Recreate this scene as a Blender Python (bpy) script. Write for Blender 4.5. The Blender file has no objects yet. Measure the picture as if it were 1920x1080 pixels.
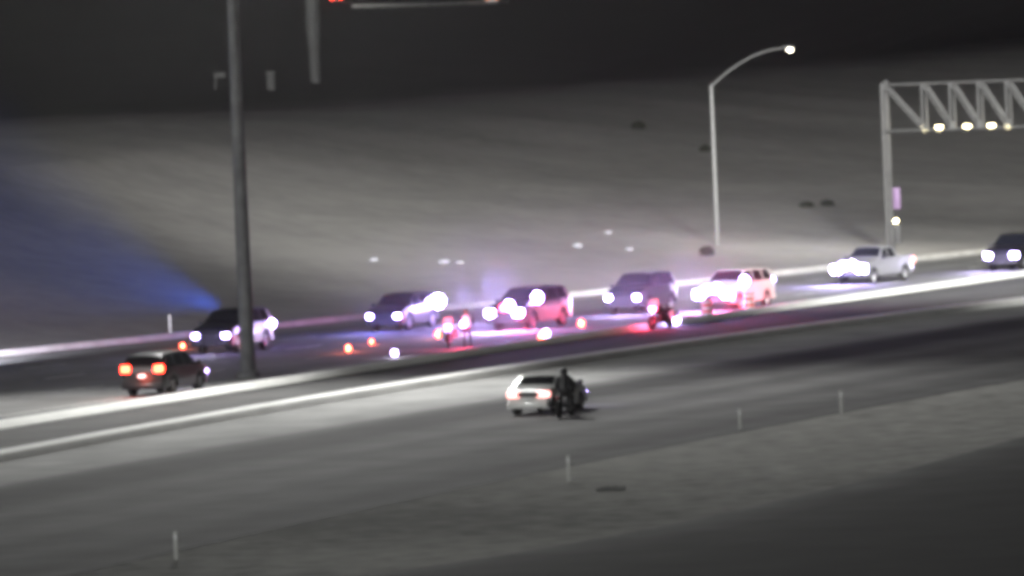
import bpy, bmesh, math, random
import numpy as np
from mathutils import Vector, Matrix

random.seed(7)
SC = bpy.context.scene
C = SC.collection
R = math.radians

# ---------------------------------------------------------------- camera
H = 14.6                 # camera height on its pole, metres
F = 15100.0              # focal length in pixels of a 1920 wide frame
PITCH = math.atan((540 - 48) / F)
ROLL = R(2.4)
fwd = Vector((0, math.cos(PITCH), -math.sin(PITCH)))
u0 = Vector((0, math.sin(PITCH), math.cos(PITCH)))
r0 = Vector((1, 0, 0))
UP = u0 * math.cos(ROLL) + r0 * math.sin(ROLL)
RT = r0 * math.cos(ROLL) - u0 * math.sin(ROLL)
cam = bpy.data.cameras.new('camera')
camo = bpy.data.objects.new('camera', cam)
C.objects.link(camo)
M = Matrix((RT, UP, -fwd)).transposed().to_4x4()
M.translation = (0, 0, H)
camo.matrix_world = M
cam.sensor_width = 36
cam.lens = F * 36 / 1920
cam.clip_start = 1
cam.clip_end = 9000
cam.dof.use_dof = True
cam.dof.focus_distance = 120
cam.dof.aperture_fstop = 4.0
SC.camera = camo
SC.cycles.filter_width = 4.2
SC.cycles.use_denoising = True
SC.cycles.max_bounces = 4
SC.cycles.diffuse_bounces = 2
SC.cycles.glossy_bounces = 2

# ---------------------------------------------------------------- night sky, moonlight, exposure
W = bpy.data.worlds.new('World')
SC.world = W
W.use_nodes = True
wn = W.node_tree.nodes
bg = wn['Background']
sky = wn.new('ShaderNodeTexSky')
sky.sky_type = 'NISHITA'
sky.sun_disc = False
sky.sun_elevation = R(20)
sky.sun_rotation = R(215)
hs = wn.new('ShaderNodeHueSaturation')
hs.inputs['Saturation'].default_value = 0.12
W.node_tree.links.new(sky.outputs[0], hs.inputs['Color'])
W.node_tree.links.new(hs.outputs[0], bg.inputs['Color'])
bg.inputs['Strength'].default_value = 0.0015
sun = bpy.data.lights.new('moon', 'SUN')
sun.energy = 1.0
sun.angle = R(9)
sun.color = (0.98, 1.0, 0.98)
so = bpy.data.objects.new('moon', sun)
C.objects.link(so)
so.rotation_euler = Vector((0.55, 0.77, -0.34)).to_track_quat('-Z', 'Y').to_euler()
SC.view_settings.view_transform = 'Standard'
SC.view_settings.look = 'None'
SC.view_settings.gamma = 1
SC.view_settings.exposure = 0.5

# ---------------------------------------------------------------- helpers
def px(u, v, z=0.0):
    """the point of the height-z plane seen at pixel u,v of the photograph"""
    d = fwd + RT * ((u - 960) / F) + UP * ((540 - v) / F)
    t = (z - H) / d.z
    p = Vector((0, 0, H)) + d * t
    p.z = z
    return p

def tag(o, label=None, cat=None, group=None, kind=None):
    if label: o['label'] = label
    if cat: o['category'] = cat
    if group: o['group'] = group
    if kind: o['kind'] = kind
    return o

def empty(name, loc, rz=0):
    o = bpy.data.objects.new(name, None)
    C.objects.link(o)
    o.location = loc
    o.rotation_euler = (0, 0, rz)
    o.empty_display_size = 0.3
    return o

def copy_tree(o, parent=None):
    c = o.copy()
    C.objects.link(c)
    c.parent = parent
    for ch in [x for x in bpy.data.objects if x.parent == o]:
        copy_tree(ch, c)
    return c

def mat(name, col, rough=0.6, metal=0.0, emit=None, es=0.0, var=0.0, scale=3.0, coat=0.0, bump=0.0):
    m = bpy.data.materials.new(name)
    m.use_nodes = True
    nt = m.node_tree
    b = nt.nodes['Principled BSDF']
    b.inputs['Base Color'].default_value = (*col, 1)
    b.inputs['Roughness'].default_value = rough
    b.inputs['Metallic'].default_value = metal
    b.inputs['Coat Weight'].default_value = coat
    if emit:
        b.inputs['Emission Color'].default_value = (*emit, 1)
        b.inputs['Emission Strength'].default_value = es
    if var > 0:
        tc = nt.nodes.new('ShaderNodeTexCoord')
        nz = nt.nodes.new('ShaderNodeTexNoise')
        nz.inputs['Scale'].default_value = scale
        nz.inputs['Detail'].default_value = 5
        nt.links.new(tc.outputs['Object'], nz.inputs['Vector'])
        rp = nt.nodes.new('ShaderNodeValToRGB')
        rp.color_ramp.elements[0].position = 0.3
        rp.color_ramp.elements[1].position = 0.7
        rp.color_ramp.elements[0].color = (*[c * (1 - var) for c in col], 1)
        rp.color_ramp.elements[1].color = (*[min(1, c * (1 + var)) for c in col], 1)
        nt.links.new(nz.outputs[0], rp.inputs[0])
        nt.links.new(rp.outputs[0], b.inputs['Base Color'])
        if bump:
            bp = nt.nodes.new('ShaderNodeBump')
            bp.inputs['Strength'].default_value = bump
            nt.links.new(nz.outputs[0], bp.inputs['Height'])
            nt.links.new(bp.outputs[0], b.inputs['Normal'])
    return m

MT = dict(
    black_paint=mat('black_paint', (0.009, 0.009, 0.012), 0.4, 0, var=0.15, coat=0.2),
    white_paint=mat('white_paint', (0.62, 0.62, 0.60), 0.3, 0, var=0.05, coat=0.5),
    silver_paint=mat('silver_paint', (0.27, 0.27, 0.275), 0.35, 0.2, var=0.05, coat=0.4),
    glass=mat('tinted_glass', (0.008, 0.009, 0.012), 0.06, 0, var=0.1),
    rubber=mat('tyre_rubber', (0.015, 0.015, 0.015), 0.85, var=0.2, scale=12),
    rim=mat('wheel_metal', (0.35, 0.35, 0.36), 0.35, 0.8, var=0.1),
    trim=mat('dark_trim', (0.02, 0.02, 0.021), 0.6, var=0.2),
    chrome=mat('chrome', (0.6, 0.6, 0.62), 0.2, 1.0, var=0.05),
    plate=mat('plate_lit', (0.8, 0.8, 0.8), 0.5, 0, (0.9, 0.95, 1), 1.2, var=0.03),
    plate_off=mat('plate', (0.7, 0.7, 0.7), 0.5, var=0.04),
    head=mat('headlamp_lit', (0.9, 0.9, 1), 0.2, 0, (0.50, 0.38, 1.0), 60),
    head_hot=mat('high_beam_lit', (0.9, 0.9, 1), 0.2, 0, (0.50, 0.40, 1.0), 130),
    tail=mat('tail_lamp_lit', (0.4, 0.02, 0.01), 0.3, 0, (1.0, 0.03, 0.012), 34),
    tail_dim=mat('tail_lamp_low', (0.4, 0.03, 0.02), 0.3, 0, (1.0, 0.40, 0.36), 2.6),
    amber=mat('amber_lamp_lit', (0.5, 0.1, 0.01), 0.3, 0, (1.0, 0.22, 0.04), 1.2),
    blue=mat('blue_strobe_lit', (0.05, 0.05, 0.5), 0.3, 0, (0.12, 0.10, 1.0), 26),
    red=mat('red_strobe_lit', (0.5, 0.03, 0.05), 0.3, 0, (1.0, 0.06, 0.14), 26),
    strobe=mat('white_strobe_lit', (0.9, 0.9, 1), 0.3, 0, (0.45, 0.33, 1.0), 120),
    off_red=mat('red_lens_unlit', (0.25, 0.01, 0.02), 0.25, var=0.05),
    off_blue=mat('blue_lens_unlit', (0.01, 0.02, 0.25), 0.25, var=0.05),
    flare=mat('flare_flame', (1, 0.3, 0.2), 0.5, 0, (1.0, 0.10, 0.045), 26),
    steel=mat('galvanised_steel', (0.22, 0.22, 0.215), 0.5, 0.3, var=0.12, scale=4),
    dull_steel=mat('weathered_steel', (0.10, 0.10, 0.098), 0.65, 0.1, var=0.2, scale=1.5),
    concrete=mat('concrete', (0.55, 0.54, 0.51), 0.9, var=0.16, scale=0.9, bump=0.2),
    whitewash=mat('whitewashed_concrete', (0.86, 0.86, 0.83), 0.85, var=0.12, scale=0.3),
    mast_steel=mat('dark_weathered_steel', (0.11, 0.11, 0.107), 0.7, 0.0, var=0.25, scale=1.5),
    kerb_shadow=mat('kerb_shadow_tone', (0.03, 0.03, 0.028), 0.9, var=0.3, scale=0.6),
    grey_paint=mat('grey_paint', (0.06, 0.06, 0.065), 0.4, var=0.08),
    pale_concrete=mat('pale_concrete', (0.085, 0.085, 0.083), 0.9, var=0.12, scale=0.5),
    lamp=mat('lamp_lens_lit', (1, 1, 0.9), 0.3, 0, (1.0, 0.93, 0.74), 16),
    fixture=mat('sign_lamp_lit', (1, 1, 0.9), 0.3, 0, (1.0, 0.86, 0.5), 18),
    post=mat('white_post', (0.42, 0.42, 0.40), 0.6, var=0.08, scale=8),
    paint=mat('road_paint', (0.62, 0.62, 0.58), 0.7, var=0.25, scale=1.2),
    foliage=mat('dry_foliage', (0.028, 0.03, 0.02), 0.9, var=0.4, scale=9),
    stone=mat('pale_stone', (0.42, 0.42, 0.46), 0.9, var=0.15, scale=5),
    skin=mat('skin', (0.35, 0.2, 0.14), 0.6, var=0.1),
    navy=mat('navy_uniform', (0.012, 0.014, 0.022), 0.85, var=0.3, scale=12),
    vest=mat('reflective_vest', (0.9, 0.92, 0.8), 0.5, var=0.06, scale=12),
    black=mat('black_leather', (0.012, 0.012, 0.013), 0.55, var=0.3, scale=10),
    mauve=mat('panel_light_tint', (0.26, 0.17, 0.30), 0.5, var=0.1, scale=3),
    panel=mat('panel_white', (0.62, 0.58, 0.62), 0.55, var=0.06),
)

def obj(name, bm, m, parent=None, smooth=True, angle=40):
    me = bpy.data.meshes.new(name)
    bm.normal_update()
    bm.to_mesh(me)
    bm.free()
    if isinstance(m, (list, tuple)):
        for x in m: me.materials.append(x)
    else:
        me.materials.append(m)
    if smooth:
        me.shade_smooth()
        me.set_sharp_from_angle(angle=R(angle))
    o = bpy.data.objects.new(name, me)
    C.objects.link(o)
    if parent: o.parent = parent
    return o

def box(bm, x0, x1, y0, y1, z0, z1, bev=0.0):
    r = bmesh.ops.create_cube(bm, size=1)
    vs = r['verts']
    for v in vs:
        v.co = Vector(((x0 + x1) / 2 + v.co.x * (x1 - x0), (y0 + y1) / 2 + v.co.y * (y1 - y0), (z0 + z1) / 2 + v.co.z * (z1 - z0)))
    if bev > 0:
        es = list({e for v in vs for e in v.link_edges})
        bmesh.ops.bevel(bm, geom=es, offset=bev, segments=2, affect='EDGES', profile=0.5)

def tube(bm, pts, rad, n=12, cap=True):
    """a tube along pts with per-point radius"""
    pts = [Vector(p) for p in pts]
    if not isinstance(rad, (list, tuple)): rad = [rad] * len(pts)
    rings = []
    ref = None
    for i, p in enumerate(pts):
        a = pts[max(0, i - 1)]
        b = pts[min(len(pts) - 1, i + 1)]
        t = (b - a).normalized()
        if ref is None:
            ref = Vector((1, 0, 0)) if abs(t.x) < 0.8 else Vector((0, 1, 0))
        e1 = (ref - t * ref.dot(t)).normalized()
        ref = e1
        e2 = t.cross(e1)
        rings.append([bm.verts.new(p + (e1 * math.cos(2 * math.pi * k / n) + e2 * math.sin(2 * math.pi * k / n)) * rad[i]) for k in range(n)])
    for a, b in zip(rings, rings[1:]):
        for k in range(n):
            bm.faces.new((a[k], a[(k + 1) % n], b[(k + 1) % n], b[k]))
    if cap:
        bm.faces.new(list(reversed(rings[0])))
        bm.faces.new(rings[-1])

def lathe(bm, prof, n=20, c=(0, 0, 0), axis='z'):
    rings = []
    for r, z in prof:
        ring = []
        for k in range(n):
            a = 2 * math.pi * k / n
            if axis == 'z': p = (c[0] + r * math.cos(a), c[1] + r * math.sin(a), c[2] + z)
            else: p = (c[0] + r * math.cos(a), c[1] + z, c[2] + r * math.sin(a))
            ring.append(bm.verts.new(p))
        rings.append(ring)
    for a, b in zip(rings, rings[1:]):
        for k in range(n):
            f = (a[k], a[(k + 1) % n], b[(k + 1) % n], b[k])
            bm.faces.new(f if axis == 'z' else tuple(reversed(f)))
    if prof[0][0] > 1e-4: bm.faces.new(list(reversed(rings[0])))
    if prof[-1][0] > 1e-4: bm.faces.new(rings[-1])
    bmesh.ops.recalc_face_normals(bm, faces=bm.faces[:])

def light(name, kind, loc, energy, col, parent=None, size=0.3, spot=None, blend=0.6, aim=None):
    l = bpy.data.lights.new(name, kind)
    l.energy = energy
    l.color = col
    l.shadow_soft_size = size
    if kind == 'SPOT':
        l.spot_size = R(spot)
        l.spot_blend = blend
    o = bpy.data.objects.new(name, l)
    C.objects.link(o)
    o.location = loc
    if parent: o.parent = parent
    if aim is not None:
        o.rotation_euler = Vector(aim).to_track_quat('-Z', 'Y').to_euler()
    return o

# ---------------------------------------------------------------- the curves of the roadway
def curve(pts, deg=3, ext=220.0, z=0.0, n=60):
    """world polyline of a road line read off the photo, straightened out beyond its ends"""
    x = np.array([p[0] for p in pts], float)
    y = np.array([p[1] for p in pts], float)
    k = np.polyfit((x - 960) / 960, y, deg)
    us = np.linspace(0, 1920, n)
    P = [px(u, float(np.polyval(k, (u - 960) / 960)), z) for u in us]
    t0 = (P[0] - P[4]).normalized()
    t1 = (P[-1] - P[-5]).normalized()
    pre = [P[0] + t0 * d for d in np.linspace(ext, ext / 24, 24)]
    post = [P[-1] + t1 * d for d in np.linspace(ext / 24, ext * 2, 40)]
    return pre + P + post

FAR = curve([(0, 668), (320, 637), (600, 606), (900, 573), (1200, 545), (1480, 515), (1740, 487), (1920, 466)], 2)
KERB = curve([(0, 803), (240, 768), (480, 727), (600, 708), (840, 670), (1040, 642), (1200, 620), (1340, 602), (1500, 577), (1640, 557), (1760, 540), (1900, 518)], 2)
RAIL = curve([(0, 866), (240, 820), (480, 775), (720, 735), (960, 700), (1200, 665), (1480, 626), (1700, 596), (1920, 568)], 2)
STRIP = curve([(0, 903), (240, 872), (480, 836), (750, 780), (960, 745), (1180, 702), (1440, 657), (1900, 602)], 2)
SEAM = curve([(125, 1080), (310, 1040), (420, 1012), (960, 897), (1210, 845), (1410, 802), (1585, 775), (1910, 712)], 2)
NEAR = curve([(700, 1080), (960, 1035), (1240, 985), (1580, 915), (1680, 888), (1920, 815)], 2, ext=90)

def resample(P, n):
    d = [0]
    for a, b in zip(P, P[1:]): d.append(d[-1] + (b - a).length)
    out = []
    j = 0
    for s in np.linspace(0, d[-1], n):
        while j < len(P) - 2 and d[j + 1] < s: j += 1
        w = (s - d[j]) / max(1e-9, d[j + 1] - d[j])
        out.append(P[j].lerp(P[j + 1], w))
    return out

def nearest_dir(P, q):
    best = min(range(1, len(P) - 1), key=lambda i: (Vector(P[i]).xy - Vector(q).xy).length)
    t = P[best + 1] - P[best - 1]
    return math.atan2(t.y, t.x)

def project_on(P, A):
    """for every point of A the nearest point of polyline P"""
    out = []
    for a in A:
        bp, bd = None, 1e9
        for i in range(len(P) - 1):
            s = P[i + 1] - P[i]
            w = max(0, min(1, (a - P[i]).dot(s) / s.length_squared))
            q = P[i] + s * w
            d = (q - a).length
            if d < bd: bd, bp = d, q
        out.append(bp)
    return out

def strip_mesh(name, A, B, z, m, n=160, across=2, kind='structure'):
    """sheet between two polylines; u runs along in metres, v across 0..1"""
    A = resample(A, n)
    Bq = project_on(B, A)
    bm = bmesh.new()
    uvl = bm.loops.layers.uv.new('UVMap')
    rows = []
    L = 0
    for i, (a, b) in enumerate(zip(A, Bq)):
        if i: L += (a - A[i - 1]).length
        rows.append([(bm.verts.new((*(a.lerp(b, j / across)).xy, z)), (L, j / across)) for j in range(across + 1)])
    for r1, r2 in zip(rows, rows[1:]):
        for j in range(across):
            q = (r1[j], r1[j + 1], r2[j + 1], r2[j])
            try: f = bm.faces.new([v for v, _ in q])
            except ValueError: continue
            for l, (_, uv) in zip(f.loops, q): l[uvl].uv = uv
    bmesh.ops.recalc_face_normals(bm, faces=bm.faces[:])
    if bm.faces[0].normal.z < 0:
        bmesh.ops.reverse_faces(bm, faces=bm.faces[:])
    o = obj(name, bm, m, smooth=False)
    if kind: o['kind'] = kind
    return o

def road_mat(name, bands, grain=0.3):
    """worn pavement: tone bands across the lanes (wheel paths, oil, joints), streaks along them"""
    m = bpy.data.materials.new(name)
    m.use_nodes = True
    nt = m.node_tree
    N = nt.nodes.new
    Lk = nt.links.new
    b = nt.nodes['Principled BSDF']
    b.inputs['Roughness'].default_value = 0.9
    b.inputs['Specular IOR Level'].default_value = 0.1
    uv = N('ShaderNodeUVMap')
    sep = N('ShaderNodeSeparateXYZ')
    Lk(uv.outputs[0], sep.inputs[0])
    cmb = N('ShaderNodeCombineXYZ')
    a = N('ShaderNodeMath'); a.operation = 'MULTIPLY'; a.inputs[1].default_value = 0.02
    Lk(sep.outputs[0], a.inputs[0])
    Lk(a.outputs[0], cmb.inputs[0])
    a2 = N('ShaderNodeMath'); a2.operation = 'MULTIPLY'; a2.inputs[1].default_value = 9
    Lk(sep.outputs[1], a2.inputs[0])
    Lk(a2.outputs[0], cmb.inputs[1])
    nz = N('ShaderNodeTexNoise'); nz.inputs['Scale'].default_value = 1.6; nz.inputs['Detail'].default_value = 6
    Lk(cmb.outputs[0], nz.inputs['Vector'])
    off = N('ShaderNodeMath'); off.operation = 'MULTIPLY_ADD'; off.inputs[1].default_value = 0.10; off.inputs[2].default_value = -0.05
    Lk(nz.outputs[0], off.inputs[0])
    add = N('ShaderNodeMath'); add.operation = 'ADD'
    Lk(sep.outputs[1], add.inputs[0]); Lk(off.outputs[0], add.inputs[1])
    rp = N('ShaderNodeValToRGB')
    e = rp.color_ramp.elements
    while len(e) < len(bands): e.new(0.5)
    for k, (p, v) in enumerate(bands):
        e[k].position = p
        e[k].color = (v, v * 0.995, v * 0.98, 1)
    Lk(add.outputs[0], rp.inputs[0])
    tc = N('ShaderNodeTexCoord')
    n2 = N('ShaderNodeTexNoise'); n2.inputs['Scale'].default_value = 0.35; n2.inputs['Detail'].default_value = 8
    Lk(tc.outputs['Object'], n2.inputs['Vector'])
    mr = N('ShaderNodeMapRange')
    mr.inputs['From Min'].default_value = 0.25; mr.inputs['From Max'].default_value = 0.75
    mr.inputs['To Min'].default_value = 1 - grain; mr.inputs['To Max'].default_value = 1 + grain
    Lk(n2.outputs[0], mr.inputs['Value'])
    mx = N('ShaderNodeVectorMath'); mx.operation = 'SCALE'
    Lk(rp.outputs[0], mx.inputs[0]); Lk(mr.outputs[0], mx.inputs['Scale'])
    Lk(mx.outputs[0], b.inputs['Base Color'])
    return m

def dirt_mat(name, c1, c2, s1=0.03, s2=0.5, c3=None):
    m = bpy.data.materials.new(name)
    m.use_nodes = True
    nt = m.node_tree
    N = nt.nodes.new
    Lk = nt.links.new
    b = nt.nodes['Principled BSDF']
    b.inputs['Roughness'].default_value = 1.0
    b.inputs['Specular IOR Level'].default_value = 0.05
    tc = N('ShaderNodeTexCoord')
    n1 = N('ShaderNodeTexNoise'); n1.inputs['Scale'].default_value = s1; n1.inputs['Detail'].default_value = 4
    n2 = N('ShaderNodeTexNoise'); n2.inputs['Scale'].default_value = s2; n2.inputs['Detail'].default_value = 8
    for n in (n1, n2): Lk(tc.outputs['Object'], n.inputs['Vector'])
    mx = N('ShaderNodeMath'); mx.operation = 'MULTIPLY_ADD'; mx.inputs[1].default_value = 0.45
    Lk(n2.outputs[0], mx.inputs[0])
    hf = N('ShaderNodeMath'); hf.operation = 'MULTIPLY'; hf.inputs[1].default_value = 0.55
    Lk(n1.outputs[0], hf.inputs[0]); Lk(hf.outputs[0], mx.inputs[2])
    rp = N('ShaderNodeValToRGB')
    rp.color_ramp.elements[0].position = 0.38; rp.color_ramp.elements[0].color = (*c1, 1)
    rp.color_ramp.elements[1].position = 0.62; rp.color_ramp.elements[1].color = (*c2, 1)
    Lk(mx.outputs[0], rp.inputs[0])
    Lk(rp.outputs[0], b.inputs['Base Color'])
    bp = N('ShaderNodeBump'); bp.inputs['Strength'].default_value = 0.5; bp.inputs['Distance'].default_value = 0.2
    Lk(n2.outputs[0], bp.inputs['Height']); Lk(bp.outputs[0], b.inputs['Normal'])
    return m

MT['dirt'] = dirt_mat('desert_dirt', (0.30, 0.288, 0.27), (0.38, 0.365, 0.345))
MT['dirt_dark'] = dirt_mat('scrub_dirt', (0.03, 0.03, 0.029), (0.055, 0.054, 0.05))
MT['verge'] = dirt_mat('verge_gravel', (0.17, 0.17, 0.16), (0.42, 0.415, 0.39), 0.035, 1.0)

# ---------------------------------------------------------------- the setting
bm = bmesh.new()
bmesh.ops.create_grid(bm, x_segments=8, y_segments=8, size=3500)
g = obj('ground', bm, MT['verge'], smooth=False)
g.location = (0, 1500, -0.03)
g['kind'] = 'structure'

far_road = strip_mesh('far_carriageway', FAR, KERB, 0.0, road_mat('far_asphalt', [(0.0, 0.26), (0.12, 0.2), (0.2, 0.16), (0.42, 0.21), (0.5, 0.16), (0.72, 0.24), (0.85, 0.18), (1.0, 0.24)]))
median = strip_mesh('median', KERB, RAIL, 0.004, road_mat('median_concrete', [(0.0, 0.10), (0.3, 0.115), (0.7, 0.105), (1.0, 0.12)]))
shoulder = strip_mesh('road_shoulder', RAIL, STRIP, 0.0, road_mat('shoulder_concrete', [(0.0, 0.36), (0.4, 0.42), (0.85, 0.36), (1.0, 0.26)]))
near_road = strip_mesh('near_carriageway', STRIP, SEAM, 0.004, road_mat('near_asphalt', [(0.0, 0.18), (0.08, 0.07), (0.2, 0.065), (0.34, 0.17), (0.42, 0.11), (0.55, 0.18), (0.66, 0.11), (0.75, 0.15), (0.9, 0.09), (1.0, 0.13)]))
verge = strip_mesh('dirt_verge', SEAM, NEAR, 0.0, MT['verge'])
# frontage road nearest the camera
nr = resample(NEAR, 60)
front = [p + Vector((math.sin(nearest_dir(NEAR, p)), -math.cos(nearest_dir(NEAR, p)), 0)) * 45 for p in nr]
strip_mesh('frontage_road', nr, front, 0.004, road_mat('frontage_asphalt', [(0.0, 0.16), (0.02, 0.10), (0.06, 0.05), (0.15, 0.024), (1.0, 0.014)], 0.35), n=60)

# dark joint where the pavement ends and the dirt begins
def offset(P, d):
    out = []
    for i, p in enumerate(P):
        t = (P[min(i + 1, len(P) - 1)] - P[max(i - 1, 0)]).normalized()
        out.append(p + Vector((t.y, -t.x, 0)) * d)     # to the right of travel = towards the camera
    return out
SM = resample(SEAM, 140)
strip_mesh('pavement_joint', offset(SM, -0.25), offset(SM, 0.15), 0.009, mat('joint_tar', (0.022, 0.022, 0.022), 0.9, var=0.2), n=140, across=1)

# the far slope: lofted rows climbing away from the far carriageway
def row(pts, z, deg=2, ext=300):
    return resample(curve(pts, deg, ext=ext, z=z, n=40), 120)
rowsdef = [
    (offset(resample(FAR, 120), -0.5), 0.0),
    (None, None),
    (row([(0, 305), (640, 246), (960, 214), (1400, 172), (1920, 120)], 8.0), 8.0),
    (row([(0, 210), (600, 172), (960, 150), (1400, 125), (1920, 72)], 9.5), 9.5),
]
def rowz(P, z): return [Vector((p.x, p.y, z)) for p in P]
r_a = rowz(rowsdef[0][0], 0.0)
r_c = rowz(rowsdef[2][0], 8.0)
r_d = rowz(rowsdef[3][0], 9.5)
r_e = [Vector((p.x + (p.x) * 0.9 + 60, p.y + 700, 27)) for p in r_d]
r_f = [Vector((p.x * 2.5, p.y + 1600, 60)) for p in r_d]
from mathutils import noise as mn
def land(rows, seg, m):
    """one continuous sheet through all rows, the uv's v counting the rows"""
    bm = bmesh.new()
    uvl = bm.loops.layers.uv.new('UVMap')
    R_ = []
    for a in range(len(rows) - 1):
        k = seg[a]
        for j in range(k + (1 if a == len(rows) - 2 else 0)):
            t = j / k
            p0, p1, p2, p3 = rows[max(a - 1, 0)], rows[a], rows[a + 1], rows[min(a + 2, len(rows) - 1)]
            rr = []
            for q0, q1, q2, q3 in zip(p0, p1, p2, p3):
                p = q1.lerp(q2, t)
                d0 = (q1.xy - q0.xy).length or 1e9; d1 = (q2.xy - q1.xy).length; d2 = (q3.xy - q2.xy).length or 1e9
                s1 = ((q2.z - q1.z) / d1) if a == 0 else .5 * ((q1.z - q0.z) / d0 + (q2.z - q1.z) / d1)
                s2 = .5 * ((q2.z - q1.z) / d1 + (q3.z - q2.z) / d2)
                h = t
                z = (2*h**3 - 3*h*h + 1) * q1.z + (h**3 - 2*h*h + h) * d1 * s1 + (-2*h**3 + 3*h*h) * q2.z + (h**3 - h*h) * d1 * s2
                amp = .2 if a == 0 else .25
                w = min(1, (a + t) * 6)
                p.z = z + (mn.noise(p * 0.03) * amp * 2.2 + mn.noise(Vector((p.x, p.y, 0)) * 0.12) * amp) * w
                rr.append(p)
            R_.append((rr, a + t))
    vr = [([bm.verts.new(p) for p in rr], v) for rr, v in R_]
    for (r1, v1), (r2, v2) in zip(vr, vr[1:]):
        for i in range(len(r1) - 1):
            f = bm.faces.new((r1[i], r1[i + 1], r2[i + 1], r2[i]))
            for l, uv in zip(f.loops, ((i, v1), (i + 1, v1), (i + 1, v2), (i, v2))): l[uvl].uv = (uv[0], uv[1])
    bmesh.ops.recalc_face_normals(bm, faces=bm.faces[:])
    if sum(f.normal.z for f in bm.faces) < 0: bmesh.ops.reverse_faces(bm, faces=bm.faces[:])
    return obj('hillside', bm, m, smooth=True, angle=80)

def land_mat():
    """bare pale dirt near the road darkened higher up for scrub and fading light, the border ragged"""
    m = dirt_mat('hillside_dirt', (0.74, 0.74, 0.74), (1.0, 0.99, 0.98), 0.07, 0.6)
    nt = m.node_tree
    N = nt.nodes.new; Lk = nt.links.new
    b = nt.nodes['Principled BSDF']
    tone = b.inputs['Base Color'].links[0].from_socket
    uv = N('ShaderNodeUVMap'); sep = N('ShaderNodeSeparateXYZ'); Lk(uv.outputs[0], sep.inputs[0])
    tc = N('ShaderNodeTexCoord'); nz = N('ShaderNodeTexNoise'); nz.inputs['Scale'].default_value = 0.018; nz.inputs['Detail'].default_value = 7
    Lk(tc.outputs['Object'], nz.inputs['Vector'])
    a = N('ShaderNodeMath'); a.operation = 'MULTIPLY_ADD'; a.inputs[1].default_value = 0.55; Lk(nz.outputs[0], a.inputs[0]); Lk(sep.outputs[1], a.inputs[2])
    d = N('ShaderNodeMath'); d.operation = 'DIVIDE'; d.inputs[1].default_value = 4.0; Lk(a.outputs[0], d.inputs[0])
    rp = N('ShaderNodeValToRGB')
    st = [(0.0, .38), (.15, .38), (.24, .30), (.33, .17), (.43, .09), (.50, .04), (.56, .016), (1.0, .014)]  # tone drops uphill, the fall-off of the light put into the colour
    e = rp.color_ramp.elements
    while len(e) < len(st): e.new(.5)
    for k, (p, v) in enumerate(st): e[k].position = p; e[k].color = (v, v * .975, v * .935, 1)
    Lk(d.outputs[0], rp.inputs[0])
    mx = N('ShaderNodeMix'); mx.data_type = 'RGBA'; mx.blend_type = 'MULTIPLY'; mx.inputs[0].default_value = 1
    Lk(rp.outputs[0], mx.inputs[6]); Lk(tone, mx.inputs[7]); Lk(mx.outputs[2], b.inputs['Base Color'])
    return m
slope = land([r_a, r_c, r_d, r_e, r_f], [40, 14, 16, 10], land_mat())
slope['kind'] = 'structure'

# ground height on the lofted slope under a pixel: march down the view ray
from mathutils.bvhtree import BVHTree
DG = bpy.context.evaluated_depsgraph_get()
TREES = [BVHTree.FromObject(o, DG) for o in (slope,)]
def hit(u, v):
    d = (fwd + RT * ((u - 960) / F) + UP * ((540 - v) / F)).normalized()
    best = None
    for t in TREES:
        r = t.ray_cast(Vector((0, 0, H)), d)
        if r[0] is not None and (best is None or r[3] < best[1]): best = (r[0], r[3])
    return best[0] if best else px(u, max(v, 120), 0)

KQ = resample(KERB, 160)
strip_mesh('kerb_shadow', offset(KQ, 0.34), offset(KQ, 1.2), 0.010, MT['kerb_shadow'], n=160, across=1)  # dark strip painted along the kerb as its shadow line
# barriers: long low concrete ribbons with a chamfered top
def ribbon(name, P, prof, m, label, cat, n=170, dip=None):
    P = resample(P, n)
    bm = bmesh.new()
    rings = []
    for i, p in enumerate(P):
        t = (P[min(i + 1, n - 1)] - P[max(i - 1, 0)]).normalized()
        s = Vector((t.y, -t.x, 0))
        wob = mn.noise(Vector((i * 0.35, 3.1, 0))) * 0.05
        rings.append([bm.verts.new(p + s * (d + wob) + Vector((0, 0, h))) for d, h in prof])
    k = len(prof)
    for a, b in zip(rings, rings[1:]):
        for j in range(k - 1):
            bm.faces.new((a[j], a[j + 1], b[j + 1], b[j]))
    bm.faces.new(rings[0]); bm.faces.new(list(reversed(rings[-1])))
    bmesh.ops.recalc_face_normals(bm, faces=bm.faces[:])
    o = obj(name, bm, m, smooth=True, angle=25)
    tag(o, label, cat)
    return o

ribbon('concrete_barrier', KERB, [(-0.80, 0.0), (-0.75, 0.22), (-0.1, 0.27), (0.0, 0.25), (0.35, 0.03), (0.36, 0.0)], MT['whitewash'],
       'low concrete kerb barrier between the police vehicles and the median', 'barrier')
ribbon('concrete_barrier', FAR, [(-0.35, 0.0), (-0.3, 0.25), (0.05, 0.28), (0.2, 0.0)], MT['concrete'],
       'low concrete edge barrier along the foot of the hillside', 'barrier')

ribbon('concrete_barrier', RAIL, [(-1.15, 0.0), (-1.1, 0.24), (0.22, 0.28), (0.26, 0.25), (0.42, 0.0)], MT['whitewash'],
       'bright whitewashed low barrier beside the near carriageway shoulder', 'barrier')

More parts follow.
